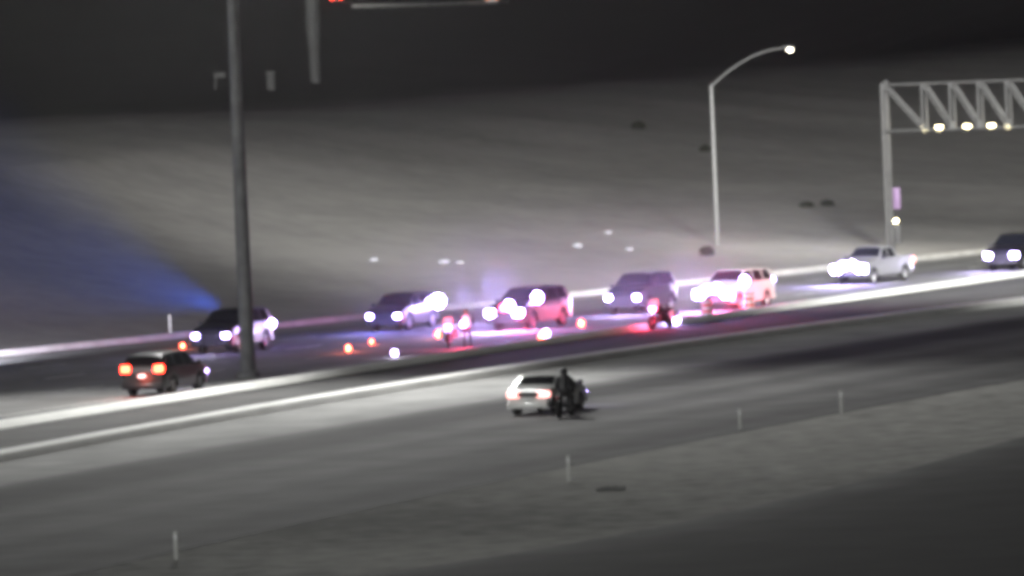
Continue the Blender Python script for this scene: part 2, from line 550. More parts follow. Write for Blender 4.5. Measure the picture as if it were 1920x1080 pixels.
# lane lines of the far carriageway, each dash a strip of one painted sheet
FR = resample(FAR, 200)
KB = project_on(KERB, FR)
def lane_line(frac, dash, gap, w, name, A=FR, B=KB):
    P = resample([a.lerp(b, frac) for a, b in zip(A, B)], 600)
    bm = bmesh.new()
    acc = 0
    for a, b in zip(P, P[1:]):
        L = (b - a).length
        acc += L
        if gap == 0 or (acc % (dash + gap)) < dash:
            t = (b - a).normalized()
            s = Vector((t.y, -t.x, 0)) * w / 2
            vs = [bm.verts.new((q.x, q.y, 0.012)) for q in (a - s, a + s, b + s, b - s)]
            bm.faces.new(vs)
    bmesh.ops.remove_doubles(bm, verts=bm.verts[:], dist=0.001)
    bmesh.ops.recalc_face_normals(bm, faces=bm.faces[:])
    if bm.faces[0].normal.z < 0: bmesh.ops.reverse_faces(bm, faces=bm.faces[:])
    o = obj(name, bm, MT['paint'], smooth=False)
    o['kind'] = 'structure'
lane_line(0.10, 1, 0, 0.22, 'edge_line')
lane_line(0.90, 1, 0, 0.22, 'edge_line')
for f in (0.32, 0.53, 0.73):
    lane_line(f, 3.5, 8.5, 0.26, 'lane_marking')

# ---------------------------------------------------------------- vehicles
def lerp_prof(prof, x):
    for (a, va), (b, vb) in zip(prof, prof[1:]):
        if x <= b: return va + (vb - va) * max(0, (x - a) / max(1e-9, b - a))
    return prof[-1][1]

SPECS = {
 'sedan': dict(L=4.8, W=1.84, wheels=(-1.42, 1.45), r=0.335, sill=0.24,
    top=[(-2.4, .74), (-2.36, .95), (-2.2, 1.03), (-1.7, 1.08), (-0.95, 1.40), (-.4, 1.46), (.25, 1.43), (1.1, 1.04), (1.9, .92), (2.28, .80), (2.4, .62)],
    belt=[(-2.4, .70), (-2.36, .90), (-2.2, .97), (-1.7, 1.0), (1.1, .96), (1.9, .86), (2.28, .75), (2.4, .58)],
    ws=(0.3, 1.06), rw=(-1.65, -0.98), sw=[(-1.25, -.32), (-.24, .72)], doors=[(-1.1, -.28), (-.26, .95)]),
 'suv': dict(L=5.05, W=1.99, wheels=(-1.5, 1.5), r=0.385, sill=0.30,
    top=[(-2.52, .98), (-2.48, 1.22), (-2.25, 1.66), (-1.95, 1.74), (-.4, 1.79), (.5, 1.74), (1.25, 1.22), (2.0, 1.12), (2.4, 1.0), (2.52, .80)],
    belt=[(-2.52, .93), (-2.48, 1.12), (-2.25, 1.16), (1.25, 1.12), (2.0, 1.04), (2.4, .92), (2.52, .74)],
    ws=(0.56, 1.2), rw=(-2.46, -2.28), sw=[(-2.1, -1.25), (-1.15, -.2), (-.1, .85)], doors=[(-1.15, -.16), (-.14, 1.08)]),
 'pickup': dict(L=5.9, W=2.03, wheels=(-1.85, 1.85), r=0.41, sill=0.40, bed=(-2.86, -1.05), tumble=0.26,
    top=[(-2.95, 1.10), (-2.93, 1.33), (-1.02, 1.34), (-1.0, 1.36), (-.86, 1.84), (-.4, 1.94), (.45, 1.92), (1.15, 1.36), (1.5, 1.30), (2.5, 1.22), (2.85, 1.08), (2.95, .86)],
    belt=[(-2.95, 1.05), (-2.93, 1.28), (-1.0, 1.30), (1.15, 1.28), (1.5, 1.22), (2.5, 1.14), (2.85, 1.0), (2.95, .80)],
    ws=(0.5, 1.1), rw=(-.99, -.88), sw=[(-.75, .02), (.12, .85)], doors=[(-.95, .05), (.07, 1.12)]),
}

def scaled(n, kl, kw, kz):
    q = dict(SPECS[n])
    q['L'] *= kl; q['W'] *= kw; q['r'] *= min(kl, kz); q['sill'] *= kz
    for k in ('wheels', 'ws', 'rw'): q[k] = tuple(x * kl for x in q[k])
    for k in ('sw', 'doors'): q[k] = [(a * kl, b * kl) for a, b in q[k]]
    for k in ('top', 'belt'): q[k] = [(a * kl, b * kz) for a, b in q[k]]
    return q
SPECS['big_suv'] = scaled('suv', 1.07, 1.03, 1.12)

def surf(sp):
    W2 = sp['W'] / 2
    h = sp['L'] / 2
    bed = sp.get('bed')
    def S(x, v):
        tz = lerp_prof(sp['top'], x)
        bz = lerp_prof(sp['belt'], x)
        e = min(1, (h - abs(x)) / 0.45)
        w = W2 * (1 - 0.10 * (1 - e) ** 2 - 0.02 * (abs(x) / h) ** 2)
        sl = sp['sill'] + 0.10 * (1 - e) ** 2
        for wx in sp['wheels']:
            d = abs(x - wx)
            ra = sp['r'] + 0.075
            if d < ra: sl = max(sl, sp['r'] + math.sqrt(ra * ra - d * d) * 0.98)
        sl = min(sl, bz - 0.1)
        g = max(0, tz - bz)
        wg = w * 0.965 - 0.42 * max(0, g - 0.06) * (0.75 if bed else 0.85)
        mid = sl + (bz - sl) * 0.55
        if bed and bed[0] < x < bed[1]:
            pts = [(0, sl), (w * .90, sl), (w * .985, sl + .03), (w, mid), (w * .985, bz), (w * .975, tz), (w * .89, tz), (w * .88, .86), (0, .86)]
        else:
            pts = [(0, sl), (w * .90, sl), (w * .985, sl + .03), (w, mid), (w * .965, bz), (wg, tz - 0.045), (wg - .07, tz - 0.012), (wg * .5, tz + .012), (0, tz + .02)]
        k = min(7, int(v)); f = v - k
        a, b = pts[k], pts[k + 1]
        return Vector((x, a[0] + (b[0] - a[0]) * f, a[1] + (b[1] - a[1]) * f))
    return S

def patch(S, x0, x1, v0, v1, side, off, nx=8, nv=4, top=False, skew=(0, 0)):
    """raised panel following the body, side = 1 or -1, or spanning both for top panels"""
    bm = bmesh.new()
    def P(x, v, s):
        xx = x
        e = 1e-3
        p = S(xx, v)
        dx = S(xx + e, v) - S(xx - e, v)
        dv = S(xx, min(7.999, v + e)) - S(xx, max(0, v - e))
        n = dx.cross(dv)
        if n.length < 1e-12: n = Vector((0, 0, 1))
        n.normalize()
        if n.dot(Vector((0, p.y, p.z - 0.7))) < 0: n = -n
        p = p + n * off
        p.y *= s
        return p
    cols = []
    if top:
        vs = list(np.linspace(v0, 8, nv + 1))
        seq = [(v, 1) for v in vs] + [(v, -1) for v in reversed(vs[:-1])]
    else:
        seq = [(v, side) for v in np.linspace(v0, v1, nv + 1)]
    for i in range(nx + 1):
        x = x0 + (x1 - x0) * i / nx
        c = []
        for v, s in seq:
            w = (v - v0) / max(1e-6, (v1 - v0))
            xs = x
            if not top:
                xs = (x0 + skew[0] * w) + ((x1 + skew[1] * w) - (x0 + skew[0] * w)) * i / nx
            c.append(bm.verts.new(P(xs, v, s)))
        cols.append(c)
    for a, b in zip(cols, cols[1:]):
        for j in range(len(a) - 1):
            bm.faces.new((a[j], a[j + 1], b[j + 1], b[j]))
    bmesh.ops.recalc_face_normals(bm, faces=bm.faces[:])
    return bm

def make_vehicle(kind, loc, heading, name, label, cat, paint='black_paint', door='black_paint', roof=None, head='head', tail='tail_dim',
                 bar=None, push=False, group=None, plate='plate_off', lamps=True, beam=0.0, spot=None, small=False, tall_lamp=1.0, quarter=None, dv=3.98):
    sp = SPECS[kind]
    S = surf(sp)
    root = empty(name, loc, heading)
    tag(root, label, cat, group)
    h = sp['L'] / 2
    # stations
    xs = set(np.round(np.linspace(-h, h, 90), 3))
    for p in ('top', 'belt'):
        for x, _ in sp[p]: xs.add(x)
    if 'bed' in sp:
        for x in sp['bed']: xs.update((x - .001, x + .001))
    xs = sorted(xs)
    bm = bmesh.new()
    rings = []
    VV = [0, 1, 2, 3, 4, 4.5, 5, 6, 7, 8]
    for x in xs:
        half = [S(x, v) for v in VV]
        ring = [bm.verts.new(p) for p in half]
        ring += [bm.verts.new((p.x, -p.y, p.z)) for p in reversed(half[1:-1])]
        rings.append(ring)
    n = len(rings[0])
    for a, b in zip(rings, rings[1:]):
        for k in range(n):
            bm.faces.new((a[k], a[(k + 1) % n], b[(k + 1) % n], b[k]))
    bm.faces.new(rings[0]); bm.faces.new(list(reversed(rings[-1])))
    bmesh.ops.recalc_face_normals(bm, faces=bm.faces[:])
    obj('body', bm, MT[paint], root, angle=32)
    # glass
    obj('windshield', patch(S, sp['ws'][0], sp['ws'][1], 6.0, 8, 1, 0.008, top=True), MT['glass'], root)
    obj('rear_window', patch(S, sp['rw'][0], sp['rw'][1], 6.1, 8, 1, 0.008, top=True), MT['glass'], root)
    for s in (1, -1):
        for i, (a, b) in enumerate(sp['sw']):
            last = i == len(sp['sw']) - 1
            obj('side_window', patch(S, a, b + (0.22 if last else 0), 4.10, 4.90, s, 0.006, skew=(0.05 if i else 0.15, -0.36 if last else 0)), MT['glass'], root)
        for a, b in sp['doors']:
            d = obj('door', patch(S, a + .01, b - .01, 2.1, dv, s, 0.006, nx=10, nv=6), MT[door], root)
            if not small:
                hb = bmesh.new()
                p = S(a + .15, 3.7)
                box(hb, a + .06, a + .24, (p.y - .01) * 1, (p.y + .035), p.z - .02, p.z + .02, 0.008)
                if s < 0:
                    for v in hb.verts: v.co.y *= -1
                    bmesh.ops.recalc_face_normals(hb, faces=hb.faces[:])
                obj('door_handle', hb, MT[door], d)
    if quarter:
        for s in (1, -1):
            obj('rear_quarter', patch(S, -h + .22, -h + 1.25, 2.5, 4.9, s, 0.005, nx=12, nv=6), MT[quarter], root)
    if roof:
        a = sp['ws'][0] - .05
        b = sp['rw'][1] + .1
        obj('roof_panel', patch(S, b, a, 5.9, 8, 1, 0.007, top=True), MT[roof], root)
    # wheels
    w2 = sp['W'] / 2
    for wx in sp['wheels']:
        for s in (1, -1):
            b = bmesh.new()
            r = sp['r']
            y0 = w2 - 0.27
            lathe(b, [(r * .55, 0), (r * .93, 0.0), (r, .03), (r, .20), (r * .93, .235), (r * .62, .235), (r * .60, .20), (0.0001, .20)], 28, (0, 0, 0), 'y')
            wl = obj('wheel', b, MT['rubber'], root)
            wl.location = (wx, s * y0, r)
            if s < 0: wl.rotation_euler = (0, 0, math.pi)
            b = bmesh.new()
            lathe(b, [(r * .6, .202), (r * .6, .222), (r * .52, .222), (r * .5, .207), (0.0001, .207)], 28, (0, 0, 0), 'y')
            for k in range(5):
                a = k * 2 * math.pi / 5
                q0 = Vector((math.cos(a) * .05, .215, math.sin(a) * .05)); q1 = Vector((math.cos(a) * r * .55, .215, math.sin(a) * r * .55))
                tube(b, [q0, q1], .028, 6)
            obj('rim', b, MT['rim'], wl)
    # front and rear furniture
    zf = lerp_prof(sp['belt'], h - .12)
    zr = lerp_prof(sp['belt'], -h + .05)
    wf = w2 * 0.90
    bl = 0.30 if kind != 'sedan' else .26
    b = bmesh.new(); box(b, h - .10, h + .07, -wf, wf, sp['sill'] + .02, sp['sill'] + .24, .04)
    obj('front_bumper', b, MT['trim' if kind != 'sedan' else paint], root)
    b = bmesh.new(); box(b, -h - .08, -h + .12, -wf, wf, sp['sill'] + .02, sp['sill'] + .25, .04)
    obj('rear_bumper', b, MT['chrome' if kind == 'pickup' else paint], root)
    b = bmesh.new()
    gz0, gz1 = sp['sill'] + .27, zf - .10
    box(b, h - .02, h + .025, -.48, .48, gz0, gz1, .01)
    for k in range(4):
        z = gz0 + (gz1 - gz0) * (k + .5) / 4
        box(b, h + .02, h + .04, -.46, .46, z - .012, z + .012)
    obj('grille', b, MT['trim'], root)
    for s in (1, -1):
        b = bmesh.new()
        yc = s * (wf - .17)
        hz = zf - .17
        box(b, h - .16, h + .05, yc - .15 * tall_lamp, yc + .15 * tall_lamp, hz - .10 * tall_lamp, hz + .10 * tall_lamp, .045)
        obj('headlight', b, MT[head if lamps else 'chrome'], root)
        b = bmesh.new()
        if kind == 'sedan':
            box(b, -h - .04, -h + .14, s * (wf - .25) - .26, s * (wf - .25) + .26, zr - .24, zr - .01, .04)
        elif kind in ('suv', 'big_suv'):
            box(b, -h - .03, -h + .12, s * (wf - .16) - (.19 if tail == 'tail' else .11), s * (wf - .16) + (.19 if tail == 'tail' else .11), zr - .12, zr + .16, .03)
        else:
            box(b, -h - .03, -h + .12, s * (wf + .02) - .09, s * (wf + .02) + .09, zr - .40, zr - .02, .03)
        obj('taillight', b, MT[tail], root)
        b = bmesh.new()
        mx = sp['ws'][1] - .18
        pz = lerp_prof(sp['belt'], mx) + .10
        box(b, mx - .07, mx + .07, s * (w2 + .02) if s > 0 else -(w2 + .22), (w2 + .22) if s > 0 else -(w2 + .02), pz - .07, pz + .09, .03)
        box(b, mx - .03, mx + .03, s * (w2 - .06) if s > 0 else -(w2 + .05), (w2 + .05) if s > 0 else -(w2 - .06), pz - .06, pz - .01)
        obj('wing_mirror', b, MT['trim'], root)
    b = bmesh.new()
    pzr = (zr - .30) if kind == 'sedan' else zr - .28
    box(b, -h - .055, -h - .02, -.16, .16, pzr - .05, pzr + .07, .004)
    obj('licence_plate', b, MT[plate], root)
    if push:
        b = bmesh.new()
        for s in (-.32, .32):
            box(b, h + .05, h + .16, s - .03, s + .03, sp['sill'], zf - .08, .01)
        tube(b, [(h + .14, -.55, sp['sill'] + .35), (h + .14, .55, sp['sill'] + .35)], .03, 8)
        tube(b, [(h + .14, -.5, zf - .12), (h + .14, .5, zf - .12)], .03, 8)
        obj('push_bumper', b, MT['trim'], root)
    if bar:
        bx = sp['ws'][0] - .32
        zt = lerp_prof(sp['top'], bx) + .04
        b = bmesh.new()
        box(b, bx - .13, bx + .13, -.62, .62, zt + .02, zt + .07, .015)
        for s in (-.5, .5): box(b, bx - .06, bx + .06, s - .04, s + .04, zt - .03, zt + .02)
        lb = obj('light_bar', b, MT['trim'], root)
        cols = bar
        wd = 1.24 / len(cols)
        for i, c in enumerate(cols):
            if c is None: continue
            b = bmesh.new()
            y0 = -.62 + i * wd
            box(b, bx - .14, bx + .14, y0 + .01, y0 + wd - .01, zt + .072, zt + .17, .02)
            obj('lens', b, MT[c], lb)
    if beam:
        for s in (1, -1):
            light('beam', 'SPOT', (h + .25, s * .65, zf - .15), beam, (0.86, 0.86, 1.0), root, 0.08, 62, 0.9, aim=(1, s * -.02, -0.07))
    return root

def place(u, v, curve_ref=KERB, facing=-1, yaw=0.0):
    """ground point under pixel u,v and the heading of the road there"""
    p = px(u, v)
    a = nearest_dir(curve_ref, p)
    if facing < 0: a += math.pi
    return p, a + R(yaw)

def put(kind, u, v, facing, ref, yaw=0.0, end='front', **kw):
    """u,v: the photo pixel of the middle of the vehicle's near end on the ground"""
    p, a = place(u, v, ref, facing, yaw)
    h = SPECS[kind]['L'] / 2
    d = Vector((math.cos(a), math.sin(a), 0))
    p = p - d * h if end == 'front' else p + d * h
    return make_vehicle(kind, p, a, **kw)

POLG = 'police vehicles stopped on the far carriageway'
# the pursued car, driving away from the camera against the traffic
v = put('suv', 268, 744, 1, KERB, end='rear', name='car', label='black utility car at far left with both brake lights glowing red', cat='car',
        paint='black_paint', tail='tail', plate='plate', lamps=True, head='head')
black_car = v
light('brake_glow', 'POINT', (-2.9, 0, .8), 30, (1, .12, .06), v, .3)
v = put('big_suv', 396, 664, -1, KERB, name='police_car', label='dark police utility vehicle behind the tall grey mast, headlights on', cat='police car',
        quarter='white_paint', push=True, group=POLG, beam=250, tail='tail_dim')
pol1 = v
v = put('suv', 720, 622, -1, KERB, name='police_car', label='dark police utility vehicle with violet headlights left of the officer in the bright vest', cat='police car',
        push=True, group=POLG, beam=250, head='head')
pol2 = v
v = put('big_suv', 946, 620, -1, KERB, yaw=-6, name='police_car', label='black and white police vehicle flashing red and violet right of the bright vested officer', cat='police car',
        roof='white_paint', quarter='white_paint', door='grey_paint', dv=3.6, push=True, group=POLG, beam=900, head='head_hot', tail='tail_dim', tall_lamp=1.5)
pol3 = v
v = put('big_suv', 1168, 590, -1, KERB, name='police_car', label='dark police utility vehicle with two round headlights left of the right police motorcycle', cat='police car',
        push=True, roof='white_paint', quarter='white_paint', group=POLG, beam=250, head='head_hot')  # highlights on the dark body painted as white roof and quarter panels
pol4 = v
v = put('big_suv', 1338, 583, -1, KERB, yaw=-5, name='police_car', label='white police utility vehicle in front of the street lamp, its nose lost in strobe glare', cat='police car',
        paint='white_paint', door='white_paint', push=True, group=POLG, beam=500, head='head_hot', tail='strobe', tall_lamp=1.9)
pol5 = v
v = put('pickup', 1592, 534, -1, KERB, yaw=-7, name='pickup_truck', label='white crew cab pickup truck with blinding headlights beside the gantry post', cat='pickup truck',
        paint='silver_paint', door='silver_paint', roof='white_paint', beam=700, head='head_hot', tail='tail_dim', tall_lamp=1.9)  # white truck, the grey shade of its sides put into silver paint
pick = v
v = put('big_suv', 1878, 508, -1, KERB, name='police_car', label='black police utility vehicle cut off by the right edge, headlights on', cat='police car',
        push=True, group=POLG, beam=900, head='head_hot', tall_lamp=1.3)
pol7 = v
v = put('sedan', 992, 779, 1, RAIL, end='rear', name='car', label='white sedan driving along the near carriageway beside a motorcyclist', cat='car',
        paint='white_paint', door='white_paint', tail='tail_dim')
white_car = v
b = bmesh.new()
box(b, -2.46, -2.42, -.42, .42, .70, .86, .01)
obj('boot_trim', b, MT['trim'], white_car)
make_vehicle('sedan', px(-110, 694), nearest_dir(FAR, px(0, 668)) + R(22), 'car', 'silver car just outside the left edge lighting the foot of the hillside', 'car', paint='silver_paint', door='silver_paint', beam=13000)

# extra police lamps: grille strobes and pillar spotlights, each a part of its vehicle
def lamp_part(root, x, y, z, r, m, name='spotlight'):
    b = bmesh.new()
    lathe(b, [(0.0001, 0.0), (r * .6, 0.01), (r, 0.05), (r, 0.10), (r * .7, 0.16), (0.0001, 0.18)], 16)
    for w in b.verts:
        w.co = Vector((x + 0.05 - w.co.z, y + w.co.x, z + w.co.y))
    bmesh.ops.recalc_face_normals(b, faces=b.faces[:])
    return obj(name, b, MT[m], root)
lamp_part(pol3, 1.25, 1.08, 1.5, .26, 'strobe')
lamp_part(pol3, 2.78, .0, 1.1, .16, 'red', 'grille_strobe')
lamp_part(pol3, 2.78, .35, 1.2, .22, 'strobe', 'grille_strobe')
lamp_part(pol5, 2.78, -.3, 1.05, .22, 'strobe', 'grille_strobe')
lamp_part(pol5, 2.78, .25, 1.1, .22, 'strobe', 'grille_strobe')
lamp_part(pol5, 1.25, 1.08, 1.4, .22, 'strobe')
lamp_part(pol2, -1.9, 1.12, 1.25, .34, 'strobe', 'side_strobe')
lamp_part(pol1, -2.3, 1.02, 1.15, .16, 'strobe', 'side_strobe')
lamp_part(pick, 2.98, -.3, 1.0, .22, 'strobe', 'grille_strobe')
lamp_part(pick, 2.98, .25, 1.05, .22, 'strobe', 'grille_strobe')

def emit_pt(root, p, e, col, size=.25, nm='strobe_light'):
    return light(nm, 'POINT', p, e, col, root, size)
BLUE = (0.12, 0.12, 1.0); REDC = (1.0, 0.05, 0.12); VIO = (0.5, 0.38, 1.0)
emit_pt(pol1, (4.2, 0, 1.3), 120, VIO)
emit_pt(pol2, (4.2, 0, 1.3), 350, BLUE)
emit_pt(pol2, (-2.2, 2.2, 1.3), 700, VIO)
emit_pt(pol3, (4.0, 1.6, .5), 800, REDC)
emit_pt(pol3, (4.6, .3, 2.0), 1800, (.45, .34, 1.0))
emit_pt(pol4, (4.4, .3, 1.3), 500, VIO)
emit_pt(pol5, (.2, 2.4, .25), 250, REDC)
emit_pt(pol5, (4.8, 2.0, .45), 2600, REDC)
emit_pt(pol5, (4.4, -.3, 1.5), 1300, VIO)
emit_pt(pick, (4.4, 0, 1.2), 900, (.45, .35, 1))
emit_pt(pol7, (4.2, 0, 1.4), 400, VIO)
# blue beam of the first police vehicle's alley light sweeping the slope at left
light('alley_light', 'SPOT', (1.2, 0, 2.1), 1400000, (0.04, 0.14, 1.0), pol1, .3, 50, 1.0, aim=(1, -0.60, 0.37))

# ---------------------------------------------------------------- lamp posts and masts
def perp(P, q, toward_camera=True):
    a = nearest_dir(P, q)
    return Vector((math.sin(a), -math.cos(a), 0))

def street_lamp(base, arm_dir, label, hgt=10.6, arm=4.9, rise=2.1, energy=5000, group=None):
    a = math.atan2(arm_dir.y, arm_dir.x)
    root = empty('street_lamp', base, a)
    tag(root, label, 'street lamp', group)
    b = bmesh.new()
    lathe(b, [(0.26, 0), (0.26, .12), (.17, .16), (.155, .5)], 16)
    obj('base_plate', b, MT['steel'], root)
    b = bmesh.new()
    tube(b, [(0, 0, .3), (0, 0, hgt * .5), (0, 0, hgt)], [.15, .12, .085], 14)
    obj('pole', b, MT['steel'], root)
    b = bmesh.new()
    pts = []
    for i in range(9):
        t = i / 8
        pts.append((arm * t, 0, hgt - .1 + rise * (1 - (1 - t) ** 1.9)))
    tube(b, pts, [.06 - .02 * i / 8 for i in range(9)], 10)
    obj('arm', b, MT['steel'], root)
    b = bmesh.new()
    box(b, arm - .1, arm + .62, -.16, .16, hgt + rise - .16, hgt + rise + .02, .05)
    hd = obj('lamp_head', b, MT['dull_steel'], root)
    b = bmesh.new()
    lathe(b, [(0.0001, -.16), (.10, -.13), (.15, -.04), (.15, 0)], 16, (arm + .38, 0, hgt + rise - .165))
    obj('lens', b, MT['lamp'], hd)
    light('lamp_light', 'SPOT', (arm + .38, 0, hgt + rise - .4), energy, (1.0, 0.98, 0.93), root, .2, 165, 1.0, aim=(0, 0, -1))
    return root

q = px(1347, 494)
SLG = 'street lamps along the foot of the hillside'
street_lamp(q, perp(FAR, q), 'thin grey street lamp with a curved arm and lit head behind the white police vehicle', energy=3000)

# tall mast between the carriageways; its lamps sit above the frame
def mast(base, label, energy, hgt=26, aim=(0, 0, -1), cone=160):
    root = empty('light_mast', base)
    tag(root, label, 'light mast')
    b = bmesh.new()
    lathe(b, [(0.48, 0), (0.48, .25), (.36, .3), (.34, .8)], 18)
    obj('base_collar', b, MT['mast_steel'], root)
    b = bmesh.new()
    tube(b, [(0, 0, .4), (0, 0, hgt / 2), (0, 0, hgt)], [.33, .26, .16], 18)
    obj('pole', b, MT['mast_steel'], root)
    b = bmesh.new()
    lathe(b, [(.9, 0), (.95, .06), (.9, .12), (.85, .06), (.9, 0)], 24, (0, 0, hgt - .4))
    for k in range(4):
        a = k * math.pi / 2
        tube(b, [(0, 0, hgt - .34), (.9 * math.cos(a), .9 * math.sin(a), hgt - .34)], .04, 6)
    obj('ring', b, MT['mast_steel'], root)
    for k in range(4):
        a = k * math.pi / 2 + .4
        c = (1.15 * math.cos(a), 1.15 * math.sin(a))
        b = bmesh.new()
        lathe(b, [(.12, .3), (.24, .1), (.3, -.1)], 14, (*c, hgt - .4))
        hd = obj('lamp_head', b, MT['mast_steel'], root)
        b = bmesh.new()
        lathe(b, [(0.0001, -.16), (.2, -.13), (.28, -.101)], 14, (*c, hgt - .4))
        obj('lens', b, MT['lamp'], hd)
    light('mast_light', 'SPOT', (0, 0, hgt - .9), energy, (1.0, 1.0, 0.97), root, 4.5, cone, 1.0, aim=aim)
    return root
mast(px(466, 708), 'tall grey mast rising out of the frame behind the first police vehicle line', 76000,
     aim=px(600, 835) - (px(466, 708) + Vector((0, 0, 26))), cone=124)
_t = RAIL[70]
mast(px(2250, 640), 'added floodlight mast, unseen beyond the right edge, lighting the hillside', 1100000, 32,
     aim=hit(1330, 330) - (px(2250, 640) + Vector((0, 0, 32))), cone=50)  # unseen flood mast added to light the hillside

# ---------------------------------------------------------------- overhead gantry
def gantry():
    base = px(1676, 486) + Vector((0, 1.0, 0))
    d = perp(FAR, base)
    root = empty('sign_gantry', base, math.atan2(d.y, d.x))
    tag(root, 'overhead lattice sign gantry with four lit lamps at upper right', 'sign gantry')
    z0, z1 = 7.5, 10.2
    b = bmesh.new()
    tube(b, [(0, 0, 0), (0, 0, z1 + .25)], [.16, .13], 14)
    obj('post', b, MT['dull_steel'], root)
    b = bmesh.new()
    tube(b, [(0, -.6, 0), (0, -.6, z1 + .1)], [.12, .10], 14)
    tube(b, [(0, 0, 7.4), (0, -.6, 7.4)], .06, 8)
    tube(b, [(0, 0, z1), (0, -.6, z1)], .06, 8)
    obj('post', b, MT['dull_steel'], root)
    n = 12; L = 2.55 + 1.8 * 11
    b = bmesh.new()
    for y in (0, -.6):
        for z in (z0, z1): tube(b, [(0, y, z), (L, y, z)], .055, 8)
    obj('chord', b, MT['dull_steel'], root)
    XS = [0, 2.55] + [2.55 + 1.8 * k for k in range(1, n)]
    for i in range(n):
        x = XS[i]; step = XS[i + 1] - x
        for y in (0, -.6):
            b = bmesh.new()
            tube(b, [(x, y, z1), (x + step, y, z0)], .11 if y == 0 else .05, 8)
            obj('diagonal_brace', b, MT['dull_steel'], root)
            b = bmesh.new()
            tube(b, [(x + step, y, z0), (x + step, y, z1)], .06, 8)
            obj('vertical_brace', b, MT['dull_steel'], root)
    for x in (2.1, 3.05, 4.85, 6.4, 7.5, 9.3):
        b = bmesh.new()
        tube(b, [(x, 0, z0), (x, .35, z0 - .05), (x, .5, z0 + .0)], .035, 6)
        arm = obj('lamp_arm', b, MT['dull_steel'], root)
        b = bmesh.new()
        box(b, x - .17, x + .17, .42, .72, z0 - .08, z0 + .16, .04)
        obj('sign_lamp', b, MT['fixture'], arm)
        light('sign_lamp_light', 'POINT', (x, .55, z0 + .45), 55, (1, .93, .75), root, .1)
    b = bmesh.new()
    box(b, -.1, .50, .20, .28, 2.9, 4.15, .02)
    obj('marker_panel', b, MT['mauve'], root)  # white panel, the magenta light on it put into its colour
    b = bmesh.new()
    box(b, -.05, .40, .2, .45, .9, 2.0, .03)
    obj('control_cabinet', b, MT['dull_steel'], root)
    b = bmesh.new()
    box(b, .06, .24, .20, .36, 2.1, 2.3, .03)
    obj('marker_lamp', b, MT['fixture'], root)
gantry()

# ---------------------------------------------------------------- delineator posts
DG_ = 'white delineator posts along the roadsides'
def delineator(u, v, hgt, label):
    b = bmesh.new()
    box(b, -.055, .055, -.03, .03, 0, hgt, .02)
    root = empty('delineator_post', px(u, v))
    tag(root, label, 'post', DG_)
    obj('stake', b, MT['post'], root)
    b = bmesh.new()
    box(b, -.04, .04, -.037, -.0305, hgt - .22, hgt - .08, .002)
    obj('reflector', b, MT['plate_off'], root)
delineator(320, 634, 1.15, 'white delineator post at the foot of the hillside, above the black utility car')
delineator(1067, 904, .85, 'bright white delineator post in the dirt below the white sedan')
delineator(1578, 776, .85, 'pale delineator post on the pavement edge at right')
delineator(1388, 806, .75, 'faint delineator post on the pavement edge, between the two brighter posts')
delineator(331, 1050, .8, 'pale delineator post at the lower left pavement edge')

# ---------------------------------------------------------------- flares, drums
FG = 'burning road flares around the police vehicles'
def flare(u, v, label, s=1.0, e=60):
    root = empty('road_flare', px(u, v), random.uniform(0, 3))
    tag(root, label, 'flare', FG)
    b = bmesh.new()
    tube(b, [(-.05, 0, .03), (.30, 0, .03)], .02, 8)
    obj('stick', b, MT['off_red'], root)
    b = bmesh.new()
    lathe(b, [(0.0001, 0), (.07 * s, .04 * s), (.10 * s, .10 * s), (.06 * s, .18 * s), (0.0001, .24 * s)], 12, (-.1, 0, .03))
    obj('flame', b, MT['flare'], root)
    light('flare_light', 'POINT', (-.1, 0, .35), e, (1, .2, .12), root, .08)
flare(345, 654, 'leftmost road flare, dull red behind the black utility car', 1.0, 40)
flare(375, 643, 'orange flare just under the left headlight of the masted police vehicle', 1.3, 40)
flare(652, 660, 'road flare with a white streak left of the second police vehicle', 1.2)
flare(701, 646, 'small pink flare below the second police vehicle', .9, 40)
flare(822, 634, 'red flare behind the motorcycle left of the bright vested officer', 1.5, 150)
flare(1018, 638, 'road flare below the black and white police vehicle', 1.6, 100)
flare(1094, 614, 'orange flare between two police vehicles, behind the barrier', 1.5, 60)

def drum_mat():
    m = bpy.data.materials.new('drum_stripes')
    m.use_nodes = True
    nt = m.node_tree
    b = nt.nodes['Principled BSDF']
    b.inputs['Roughness'].default_value = .45
    tc = nt.nodes.new('ShaderNodeTexCoord')
    sp = nt.nodes.new('ShaderNodeSeparateXYZ')
    nt.links.new(tc.outputs['Object'], sp.inputs[0])
    w = nt.nodes.new('ShaderNodeMath'); w.operation = 'MULTIPLY'; w.inputs[1].default_value = 1 / .30
    nt.links.new(sp.outputs[2], w.inputs[0])
    f = nt.nodes.new('ShaderNodeMath'); f.operation = 'FRACT'
    nt.links.new(w.outputs[0], f.inputs[0])
    rp = nt.nodes.new('ShaderNodeValToRGB'); rp.color_ramp.interpolation = 'CONSTANT'
    rp.color_ramp.elements[0].color = (.7, .10, .03, 1)
    rp.color_ramp.elements[1].position = .5; rp.color_ramp.elements[1].color = (.85, .85, .85, 1)
    nt.links.new(f.outputs[0], rp.inputs[0])
    nt.links.new(rp.outputs[0], b.inputs['Base Color'])
    return m
MT['drum'] = drum_mat()
def drum(u, v, label):
    root = empty('traffic_drum', px(u, v))
    tag(root, label, 'traffic drum', 'red and white striped traffic drums behind the barrier')
    b = bmesh.new()
    lathe(b, [(.30, .06), (.29, .3), (.275, .31), (.275, .6), (.255, .61), (.25, .9), (.20, .95), (0.0001, .96)], 20)
    obj('barrel', b, MT['drum'], root)
    b = bmesh.new()
    lathe(b, [(.40, 0), (.40, .05), (.31, .07)], 20)
    obj('rubber_base', b, MT['rubber'], root)
    return root
